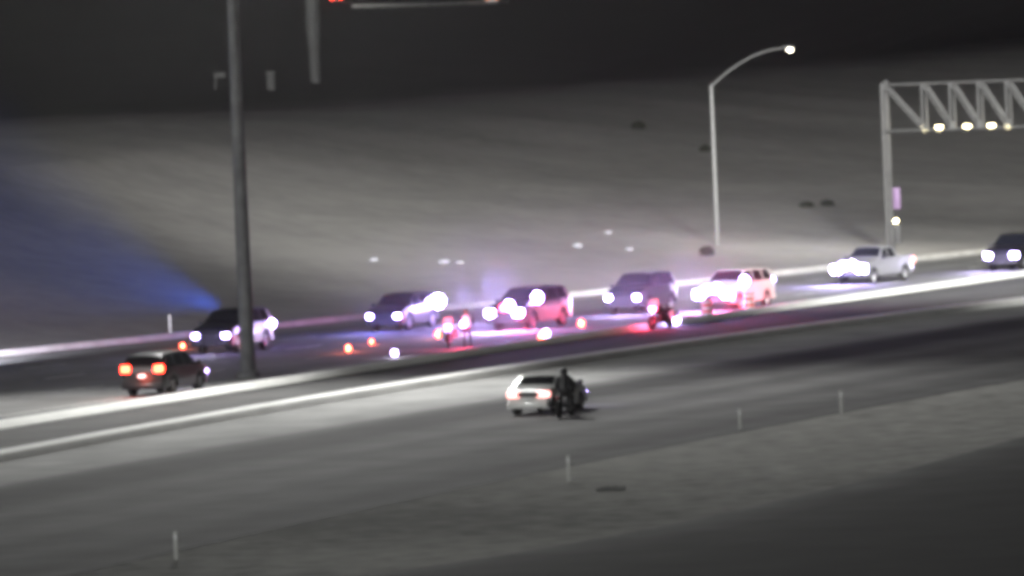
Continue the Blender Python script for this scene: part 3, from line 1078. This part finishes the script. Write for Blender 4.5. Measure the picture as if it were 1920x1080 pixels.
drum(1326, 598, 'striped traffic drum under the nose of the white police vehicle')
drum(1405, 586, 'striped traffic drum below the rear wheel of the white police vehicle')

def portable_lamp(u, v, z, r, m, label, e, col):
    root = empty('portable_lamp', px(u, v))
    tag(root, label, 'lamp')
    b = bmesh.new()
    tube(b, [(0, 0, 0), (0, 0, z - r)], .03, 8)
    for k in range(3):
        a = k * 2.1
        tube(b, [(0, 0, .3), (.28 * math.cos(a), .28 * math.sin(a), 0.01)], .02, 6)
    obj('tripod', b, MT['trim'], root)
    b = bmesh.new()
    lathe(b, [(0.0001, -r), (r * .7, -r * .7), (r, 0), (r * .7, r * .7), (0.0001, r)], 14, (0, 0, z))
    obj('lamp', b, MT[m], root)
    light('lamp_light', 'POINT', (0, -.3, z + .1), e, col, root, .1)
portable_lamp(1268, 612, .32, .20, 'head', 'round violet white lamp on the road beside the right police motorcycle', 60, VIO)
portable_lamp(740, 670, .2, .12, 'head', 'small glowing stand-in for a reflection on the road above the barrier, below the second police vehicle', 30, (1, 1, 1))  # lamp added in place of a reflection
portable_lamp(1024, 638, .32, .16, 'head', 'white lamp standing next to the flare below the black and white police vehicle', 40, (1, .8, 1))

# ---------------------------------------------------------------- people
def skin_body(name, verts, edges, radii, m, parent=None, sub=2):
    me = bpy.data.meshes.new(name)
    me.from_pydata([Vector(v) for v in verts], edges, [])
    me.update()
    o = bpy.data.objects.new(name, me)
    C.objects.link(o)
    o.parent = parent
    sk = o.modifiers.new('Skin', 'SKIN')
    sk.use_smooth_shade = True
    for i, r in enumerate(radii):
        sv = me.skin_vertices[0].data[i]
        sv.radius = r if isinstance(r, tuple) else (r, r)
        sv.use_root = (i == 0)
    sb = o.modifiers.new('Sub', 'SUBSURF'); sb.levels = sub; sb.render_levels = sub
    me.materials.append(m)
    dg = bpy.context.evaluated_depsgraph_get()
    new = bpy.data.meshes.new_from_object(o.evaluated_get(dg))
    o.modifiers.clear()
    o.data = new
    new.shade_smooth()
    return o

def person(loc, heading, label, pose, vest=None, helmet=False):
    root = empty('person', loc, heading)
    tag(root, label, 'person')
    P = pose
    names = list(P['pts'])
    idx = {n: i for i, n in enumerate(names)}
    verts = [P['pts'][n] for n in names]
    rad = {'pelvis': (.16, .12), 'waist': (.14, .11), 'chest': (.18, .13), 'neckb': (.10, .09), 'neck': (.055, .06), 'headm': (.085, .10), 'headt': (.075, .085),
           'hip': .095, 'knee': .062, 'ankle': .042, 'toe': .038, 'shoulder': .07, 'elbow': .048, 'wrist': .033, 'hand': .038}
    radii = []
    for n in names:
        k = n.rstrip('LR')
        radii.append(rad.get(k, .012))
    edges = [(idx[a], idx[b]) for a, b in P['edges']]
    body = skin_body('body', verts, edges, radii, P['mat'], root)
    return root, body

def std_pose(p):
    E = [('pelvis', 'waist'), ('waist', 'chest'), ('chest', 'neckb'), ('neckb', 'neck'), ('neck', 'headm'), ('headm', 'headt')]
    for s in 'LR':
        E += [('pelvis', 'hip' + s), ('hip' + s, 'knee' + s), ('knee' + s, 'ankle' + s), ('ankle' + s, 'toe' + s),
              ('neckb', 'shoulder' + s), ('shoulder' + s, 'elbow' + s), ('elbow' + s, 'wrist' + s), ('wrist' + s, 'hand' + s)]
        w = Vector(p['wrist' + s]); h = Vector(p['hand' + s]); d = (h - w).normalized()
        side = Vector((1, 0, 0)) if abs(d.x) < .7 else Vector((0, 0, 1))
        for k in range(4):
            o = side * (k - 1.5) * .02
            L = (.055, .065, .06, .045)[k]
            p['f%d' % k + s] = tuple(h + o + d * (.03 + L * .5) )
            p['g%d' % k + s] = tuple(h + o * 1.05 + d * (.03 + L) + Vector((0, 0, -.015)))
            E += [('hand' + s, 'f%d' % k + s), ('f%d' % k + s, 'g%d' % k + s)]
        p['th' + s] = tuple(w.lerp(h, .6) + side * .06)
        E += [('hand' + s, 'th' + s)]
    return dict(pts=p, edges=E)

# officer standing, facing left down the road, arms slightly away from the body
st = std_pose({
    'pelvis': (0, 0, .95), 'waist': (0, 0, 1.12), 'chest': (.01, 0, 1.32), 'neckb': (0, 0, 1.46), 'neck': (0.01, 0, 1.53), 'headm': (.03, 0, 1.63), 'headt': (.02, 0, 1.72),
    'hipL': (0, .10, .90), 'kneeL': (.04, .13, .50), 'ankleL': (.0, .15, .09), 'toeL': (.17, .17, .045),
    'hipR': (0, -.10, .90), 'kneeR': (.02, -.13, .50), 'ankleR': (-.03, -.15, .09), 'toeR': (.14, -.17, .045),
    'shoulderL': (0, .19, 1.43), 'elbowL': (-.02, .28, 1.17), 'wristL': (.12, .30, .96), 'handL': (.16, .29, .89),
    'shoulderR': (0, -.19, 1.43), 'elbowR': (.05, -.29, 1.18), 'wristR': (.24, -.24, 1.10), 'handR': (.31, -.21, 1.09)})
st['mat'] = MT['navy']
pl, pa = place(877, 652, KERB, -1)
off_root, off_body = person(pl, pa + R(25), 'officer in a bright reflective vest and dark trousers standing among the flares', st)
def face(root, c, s=1.0, fwdv=(1, 0, 0), hat=True):
    """head skin, hair, nose, ears, eyes and cap over the skinned head"""
    b = bmesh.new()
    bmesh.ops.create_uvsphere(b, u_segments=16, v_segments=12, radius=1)
    for v in b.verts:
        v.co = Vector((c[0] + v.co.x * .098, c[1] + v.co.y * .078, c[2] + v.co.z * .122))
        if v.co.x > c[0] + .05 and abs(v.co.y - c[1]) < .02 and abs(v.co.z - c[2] + .01) < .03: v.co.x += .022
    for sy in (-1, 1):
        r = bmesh.ops.create_uvsphere(b, u_segments=6, v_segments=5, radius=.018)
        for v in r['verts']: v.co += Vector((c[0], c[1] + sy * .08, c[2]))
    h = obj('head_skin', b, MT['skin'], root)
    b = bmesh.new()
    for sy in (-1, 1):
        r = bmesh.ops.create_uvsphere(b, u_segments=6, v_segments=5, radius=.012)
        for v in r['verts']: v.co += Vector((c[0] + .088, c[1] + sy * .032, c[2] + .015))
    box(b, c[0] + .080, c[0] + .092, c[1] - .025, c[1] + .025, c[2] - .062, c[2] - .054)
    obj('eyes_and_mouth', b, MT['black'], h)
    if hat:
        b = bmesh.new()
        lathe(b, [(.105, 0), (.112, .05), (.09, .10), (.0001, .12)], 16, (c[0] - .005, c[1], c[2] + .045))
        box(b, c[0] + .07, c[0] + .17, c[1] - .06, c[1] + .06, c[2] + .045, c[2] + .058, .004)
        obj('cap', b, MT['navy'], root)
face(off_root, (.03, 0, 1.645))
b = bmesh.new()
vp = [(.20, .96, .155), (.205, 1.1, .15), (.215, 1.3, .165), (.225, 1.42, .15), (.16, 1.49, .11)]
rings = []
for ry, z, rx in vp:
    rings.append([b.verts.new((rx * math.cos(a) * 1.02, ry * math.sin(a), z)) for a in np.linspace(0, 2 * math.pi, 20, endpoint=False)])
for r1, r2 in zip(rings, rings[1:]):
    for k in range(20): b.faces.new((r1[k], r1[(k + 1) % 20], r2[(k + 1) % 20], r2[k]))
bmesh.ops.recalc_face_normals(b, faces=b.faces[:])
obj('reflective_vest', b, MT['vest'], off_root)
light('torch_light', 'SPOT', (.4, -.21, 1.1), 30, (1, 1, 1), off_root, .05, 50, .5, aim=(1, 0, -.4))
for s in (-1, 1):
    b = bmesh.new()
    box(b, -.07, .20, s * .16 - .05, s * .16 + .05, 0, .09, .025)
    obj('boot', b, MT['black'], off_root)
# vehicle headlights behind reach him; torch in the right hand is a thing of its own
tr = empty('torch', off_root.matrix_world @ Vector((0, 0, 0)))
bpy.context.view_layer.update()
tr.matrix_world = off_root.matrix_world @ Matrix.Translation((.33, -.2, 1.09))
tag(tr, 'lit torch held by the officer in the bright vest', 'torch')
b = bmesh.new(); tube(b, [(-.08, 0, 0), (.09, 0, 0), (.11, 0, 0), (.15, 0, 0)], [.018, .018, .03, .032], 10)
obj('barrel', b, MT['trim'], tr)
b = bmesh.new(); lathe(b, [(.0001, 0), (.09, .01), (.11, .06), (.0001, .12)], 12, (0, 0, 0))
for w in b.verts: w.co = Vector((.155 + w.co.z, w.co.x, w.co.y))
obj('lens', b, MT['head'], tr)

# motorcycle and rider beside the white sedan
mp, ma = place(1060, 782, RAIL, 1)
mc = empty('motorcycle', mp, ma)
tag(mc, 'dark motorcycle riding beside the white sedan', 'motorcycle')
for x in (-.75, .78):
    b = bmesh.new()
    lathe(b, [(.20, -.05), (.29, -.065), (.33, -.03), (.33, .03), (.29, .065), (.20, .05), (.19, 0), (.20, -.05)], 28, (0, 0, 0), 'y')
    w = obj('wheel', b, MT['rubber'], mc); w.location = (x, 0, .33)
    b = bmesh.new()
    lathe(b, [(.05, -.05), (.05, .05)], 12, (0, 0, 0), 'y')
    for k in range(6):
        a = k * math.pi / 3
        tube(b, [(0, 0, 0), (.2 * math.cos(a), 0, .2 * math.sin(a))], .012, 6)
    obj('rim', b, MT['rim'], w)
b = bmesh.new()
tube(b, [(-.75, .09, .33), (-.2, .1, .45), (.25, .06, .85), (.42, 0, 1.0)], [.03, .05, .05, .05], 8)
tube(b, [(-.75, -.09, .33), (-.2, -.1, .45), (.25, -.06, .85), (.42, 0, 1.0)], [.03, .05, .05, .05], 8)
box(b, -.28, .28, -.2, .2, .28, .68, .07)
obj('frame', b, MT['trim'], mc)
b = bmesh.new()
tube(b, [(.78, .1, .33), (.46, .1, 1.05)], .03, 8); tube(b, [(.78, -.1, .33), (.46, -.1, 1.05)], .03, 8)
obj('fork', b, MT['chrome'], mc)
b = bmesh.new(); tube(b, [(-.1, 0, .84), (.15, 0, .93), (.42, 0, .92)], [.12, .19, .12], 14)
obj('fuel_tank', b, MT['black_paint'], mc)
b = bmesh.new(); tube(b, [(-.85, 0, .86), (-.6, 0, .82), (-.3, 0, .78), (-.05, 0, .82)], [.10, .14, .15, .10], 12)
obj('saddle', b, MT['black'], mc)
b = bmesh.new(); tube(b, [(.25, .42, 1.08), (.42, .22, 1.12), (.45, 0, 1.06), (.42, -.22, 1.12), (.25, -.42, 1.08)], .018, 8)
obj('handlebar', b, MT['trim'], mc)
b = bmesh.new(); box(b, .5, .72, -.22, .22, .85, 1.15, .08); box(b, .48, .56, -.2, .2, 1.1, 1.42, .03)
obj('fairing', b, MT['black_paint'], mc)
b = bmesh.new(); box(b, .70, .78, -.09, .09, .88, 1.02, .03)
obj('headlight', b, MT['chrome'], mc)
for s in (1, -1):
    b = bmesh.new(); box(b, -.95, -.45, s * .3 - .12, s * .3 + .12, .42, .80, .05)
    obj('saddlebag', b, MT['black_paint'], mc)
b = bmesh.new(); tube(b, [(.1, -.22, .3), (-.9, -.24, .34)], .045, 10)
obj('exhaust', b, MT['chrome'], mc)
b = bmesh.new(); box(b, -.99, -.93, -.06, .06, .74, .82, .01)
obj('taillight', b, MT['off_red'], mc)
bpy.context.view_layer.update()
for (u, v, yaw, lab) in ((842, 652, 20, 'police motorcycle parked among the flares left of the bright vested officer'),
                         (1240, 616, -12, 'police motorcycle with a round lamp behind the barrier, left of the striped drums')):
    m2 = copy_tree(mc)
    pp, aa = place(u, v, KERB, -1, yaw)
    m2.location = pp; m2.rotation_euler = (0, 0, aa)
    m2['label'] = lab; m2['group'] = 'police motorcycles parked on the far carriageway'
    for ch in m2.children:
        if ch.name.startswith('headlight'):
            ch.data = ch.data.copy(); ch.data.materials[0] = MT['head']
        if ch.name.startswith(('fairing', 'saddlebag')):
            ch.data = ch.data.copy(); ch.data.materials[0] = MT['white_paint']
    light('strobe_light', 'POINT', (1.4, .5, .9), 220, REDC, m2, .15)
rd = std_pose({
    'pelvis': (-.22, 0, 1.0), 'waist': (-.20, 0, 1.17), 'chest': (-.10, 0, 1.36), 'neckb': (-.04, 0, 1.50), 'neck': (.0, 0, 1.57), 'headm': (.03, 0, 1.66), 'headt': (.03, 0, 1.74),
    'hipL': (-.18, .12, .95), 'kneeL': (.22, .26, .78), 'ankleL': (.05, .27, .40), 'toeL': (.22, .28, .36),
    'hipR': (-.18, -.12, .95), 'kneeR': (.22, -.26, .78), 'ankleR': (.05, -.27, .40), 'toeR': (.22, -.28, .36),
    'shoulderL': (-.05, .20, 1.46), 'elbowL': (.02, .34, 1.22), 'wristL': (.22, .38, 1.13), 'handL': (.28, .37, 1.12),
    'shoulderR': (-.05, -.20, 1.46), 'elbowR': (.02, -.34, 1.22), 'wristR': (.22, -.38, 1.13), 'handR': (.28, -.37, 1.12)})
rd['mat'] = MT['black']
rr, rb = person(mp, ma, 'rider in dark clothing and helmet on the motorcycle beside the white sedan', rd)
b = bmesh.new()
bmesh.ops.create_uvsphere(b, u_segments=20, v_segments=14, radius=1)
for v in b.verts: v.co = Vector((.03 + v.co.x * .155, v.co.y * .135, 1.70 + v.co.z * .155))
hm = obj('helmet', b, MT['black_paint'], rr)
b = bmesh.new()
bmesh.ops.create_uvsphere(b, u_segments=20, v_segments=14, radius=1)
bmesh.ops.delete(b, geom=[v for v in b.verts if v.co.x < .35 or abs(v.co.z) > .45], context='VERTS')
for v in b.verts: v.co = Vector((.033 + v.co.x * .162, v.co.y * .138, 1.70 + v.co.z * .158))
obj('visor', b, MT['glass'], hm)

# ---------------------------------------------------------------- shrubs and stones on the slope
def shrub(u, v, w, h, label):
    p = hit(u, v)
    root = empty('shrub', p)
    tag(root, label, 'shrub', 'dark low shrubs dotted over the hillside')
    b = bmesh.new()
    for k in range(5):
        a = random.uniform(0, 6.28)
        tube(b, [(0, 0, -.1), (w * .2 * math.cos(a), w * .2 * math.sin(a), h * .4), (w * .35 * math.cos(a), w * .35 * math.sin(a), h * .8)], [.03, .02, .008], 5)
    obj('stem', b, MT['foliage'], root)
    b = bmesh.new()
    for k in range(420):
        a = random.uniform(0, 6.28); r = math.sqrt(random.random()); zz = random.random() ** .8
        c = Vector((w / 2 * r * math.cos(a), w / 2 * r * math.sin(a), h * zz * (1.05 - .5 * r * r)))
        n = Vector((random.gauss(0, 1), random.gauss(0, 1), random.gauss(0, 1))).normalized()
        t = n.orthogonal().normalized() * random.uniform(.04, .10); s = n.cross(t) * .6
        b.faces.new([b.verts.new(c + q) for q in (t, s, -t, -s)])
    obj('foliage', b, MT['foliage'], root, smooth=False)
shrub(1197, 242, 1.1, .6, 'round dark shrub high on the slope above the police vehicles')
shrub(1322, 284, .8, .5, 'dark shrub just left of the street lamp pole, halfway up')
shrub(1551, 386, .9, .4, 'right one of two dark shrubs left of the gantry post')
shrub(1512, 388, .9, .35, 'left one of two dark shrubs, nearer the street lamp')
shrub(1325, 480, .9, .6, 'dark shrub at the foot of the street lamp')
def stone(u, v, w, label):
    p = hit(u, v)
    b = bmesh.new()
    bmesh.ops.create_icosphere(b, subdivisions=2, radius=1)
    for q in b.verts:
        k = 1 + mn.noise(q.co * 1.3 + Vector((u, v, 0))) * .35
        q.co = Vector((q.co.x * w * .5 * k, q.co.y * w * .4 * k, q.co.z * w * .26 * k + w * .12))
    o = obj('stone', b, MT['stone'], smooth=True, angle=25)
    o.location = p
    tag(o, label, 'stone', 'pale stones scattered on the slope')
stone(700, 489, .5, 'leftmost pale stone on the slope, above the second police vehicle')
stone(832, 494, .7, 'wide pale stone on the slope above the officer')
stone(862, 494, .45, 'small pale stone right beside the wide one above the officer')
stone(1083, 463, .6, 'added stone in place of a lens ghost on the slope, between the black and white police vehicle and the next')  # stone added where the lens left a coloured ghost
stone(1140, 438, .5, 'uppermost pale stone on the slope above the police vehicles')
stone(1180, 469, .45, 'small pale stone on the slope above the two round headlights')
b = bmesh.new()
sp_ = px(1145, 921)
for k in range(3):
    tube(b, [(-.45 + k * .3, 0, .05), (-.1 + k * .28, .05, .09), (.25 + k * .1, 0, .04)], [.04, .07, .03], 7)
o = obj('debris', b, MT['mast_steel']); o.location = sp_
tag(o, 'dark scrap of tyre lying in the dirt right of the bright delineator post', 'debris')

# ---------------------------------------------------------------- far background
# wide concrete column behind the mast
p = hit(592, 155)
root = empty('concrete_column', p)
tag(root, 'wide pale column rising out of the top of the frame, right of the tall mast', 'column')
D_ = p.length
k = F / D_
b = bmesh.new()
lathe(b, [(.5, -1), (9 / k, 0), (10 / k, 60 / k), (13 / k, 110 / k), (13.5 / k, 330 / k)], 18)
obj('shaft', b, MT['pale_concrete'], root)
b = bmesh.new()
box(b, -30 / k, 60 / k, -16 / k, 16 / k, 331 / k, 365 / k, .1)
obj('cap', b, MT['pale_concrete'], root)
# little utility post and sign beside it
p = hit(508, 168); k = F / p.length
root = empty('utility_box', p); tag(root, 'small pale utility post standing on the dark scrubland right of the mast', 'utility post')
b = bmesh.new(); box(b, -7 / k, 7 / k, -5 / k, 5 / k, -.3, 30 / k, .05)
obj('casing', b, MT['pale_concrete'], root)
b = bmesh.new(); box(b, -8.5 / k, 8.5 / k, -6.5 / k, 6.5 / k, 30 / k, 34 / k, .03)
obj('lid', b, MT['dull_steel'], root)
p = hit(402, 168); k = F / p.length
root = empty('road_sign', p); tag(root, 'faint small sign on a leaning stake left of the mast', 'sign')
b = bmesh.new(); tube(b, [(0, 0, -.3), (4 / k, 0, 24 / k)], 1.6 / k, 6)
obj('stake', b, MT['dull_steel'], root)
b = bmesh.new(); box(b, 0, 22 / k, -.06, -.01, 22 / k, 32 / k, .02)
obj('panel', b, MT['pale_concrete'], root)

# distant roadway at the very top edge: barrier lit by a car's lamps and two distant cars
def far_h(u, v): return hit(u, v)
pts = [far_h(u, vv) for u, vv in ((660, 14), (700, 13), (800, 11), (880, 8), (910, 7))]
root = empty('far_barrier', pts[1]); tag(root, 'thin pale barrier of the distant road along the top edge of the picture', 'barrier')
b = bmesh.new()
rings = []
for q in pts:
    q = q - pts[1]
    rings.append([b.verts.new(q + Vector(o_)) for o_ in ((0, -.15, -.4), (0, -.12, .35), (0, .12, .35), (0, .15, -.4))])
for r1, r2 in zip(rings, rings[1:]):
    for j in range(3): b.faces.new((r1[j], r1[j + 1], r2[j + 1], r2[j]))
bmesh.ops.recalc_face_normals(b, faces=b.faces[:])
obj('wall', b, MT['concrete'], root)
q = far_h(722, 14)
light('distant_headlight', 'SPOT', q + Vector((-8, -9, 1.2)), 900, (1, .97, .9), None, .2, 60, 1.0, aim=(8, 9, -.2))
q = far_h(640, 6)
v = make_vehicle('sedan', q + Vector((0, 2, 0)), R(75), 'car', 'distant car showing only red tail lights at the top edge of the picture', 'car', paint='black_paint', tail='tail', small=True, lamps=False)
q = far_h(932, 8)
v = make_vehicle('sedan', q + Vector((0, 4, 0)), R(75), 'car', 'farthest car with dim orange lights at the top edge, right of the red tail lights', 'car', paint='silver_paint', tail='amber', small=True, lamps=False)

# ---------------------------------------------------------------- night haze
b = bmesh.new()
box(b, -900, 900, -30, 3000, -3, 90)
hz = obj('haze', b, None or MT['panel'], smooth=False)
hz['kind'] = 'stuff'
hm_ = bpy.data.materials.new('night_haze')
hm_.use_nodes = True
nt = hm_.node_tree
nt.nodes.remove(nt.nodes['Principled BSDF'])
pv = nt.nodes.new('ShaderNodeVolumePrincipled')
pv.inputs['Color'].default_value = (0.95, 0.95, 0.95, 1)
pv.inputs['Density'].default_value = 0.00006
pv.inputs['Anisotropy'].default_value = 0.7
nt.links.new(pv.outputs[0], nt.nodes['Material Output'].inputs['Volume'])
hz.data.materials.clear()
hz.data.materials.append(hm_)

# smoke added to imitate the lens glow of the lamps over the stopped vehicles
def bloom_smoke(u, v, sx, sy, sz, dens, zc=1.2):
    c, a = place(u, v, KERB, 1)
    b = bmesh.new()
    bmesh.ops.create_uvsphere(b, u_segments=32, v_segments=16, radius=1)
    o = obj('bloom_smoke', b, MT['panel'], smooth=False)
    o.data.materials.clear()
    m = bpy.data.materials.new('bloom_volume'); m.use_nodes = True
    nt = m.node_tree; nt.nodes.remove(nt.nodes['Principled BSDF'])
    N = nt.nodes.new; Lk = nt.links.new
    pv = N('ShaderNodeVolumePrincipled'); pv.inputs['Color'].default_value = (.95, .95, .95, 1); pv.inputs['Anisotropy'].default_value = 0.35
    tc = N('ShaderNodeTexCoord')
    ln = N('ShaderNodeVectorMath'); ln.operation = 'LENGTH'; Lk(tc.outputs['Object'], ln.inputs[0])
    mr = N('ShaderNodeMapRange'); mr.interpolation_type = 'SMOOTHSTEP'
    mr.inputs['From Min'].default_value = 0.15; mr.inputs['From Max'].default_value = 1.0
    mr.inputs['To Min'].default_value = dens; mr.inputs['To Max'].default_value = 0
    Lk(ln.outputs['Value'], mr.inputs['Value'])
    nz = N('ShaderNodeTexNoise'); nz.inputs['Scale'].default_value = 4.0; nz.inputs['Detail'].default_value = 2
    Lk(tc.outputs['Object'], nz.inputs['Vector'])
    mu = N('ShaderNodeMath'); mu.operation = 'MULTIPLY'
    n2 = N('ShaderNodeMath'); n2.operation = 'MULTIPLY_ADD'; n2.inputs[1].default_value = 1.6; n2.inputs[2].default_value = 0.2
    Lk(nz.outputs[0], n2.inputs[0])
    Lk(mr.outputs[0], mu.inputs[0]); Lk(n2.outputs[0], mu.inputs[1]); Lk(mu.outputs[0], pv.inputs['Density'])
    Lk(pv.outputs[0], nt.nodes['Material Output'].inputs['Volume'])
    o.data.materials.append(m)
    o.location = (c.x, c.y, zc); o.rotation_euler = (0, 0, a); o.scale = (sx, sy, sz)
    o['kind'] = 'stuff'
bloom_smoke(1130, 595, 46, 11, 6.0, 0.0045)
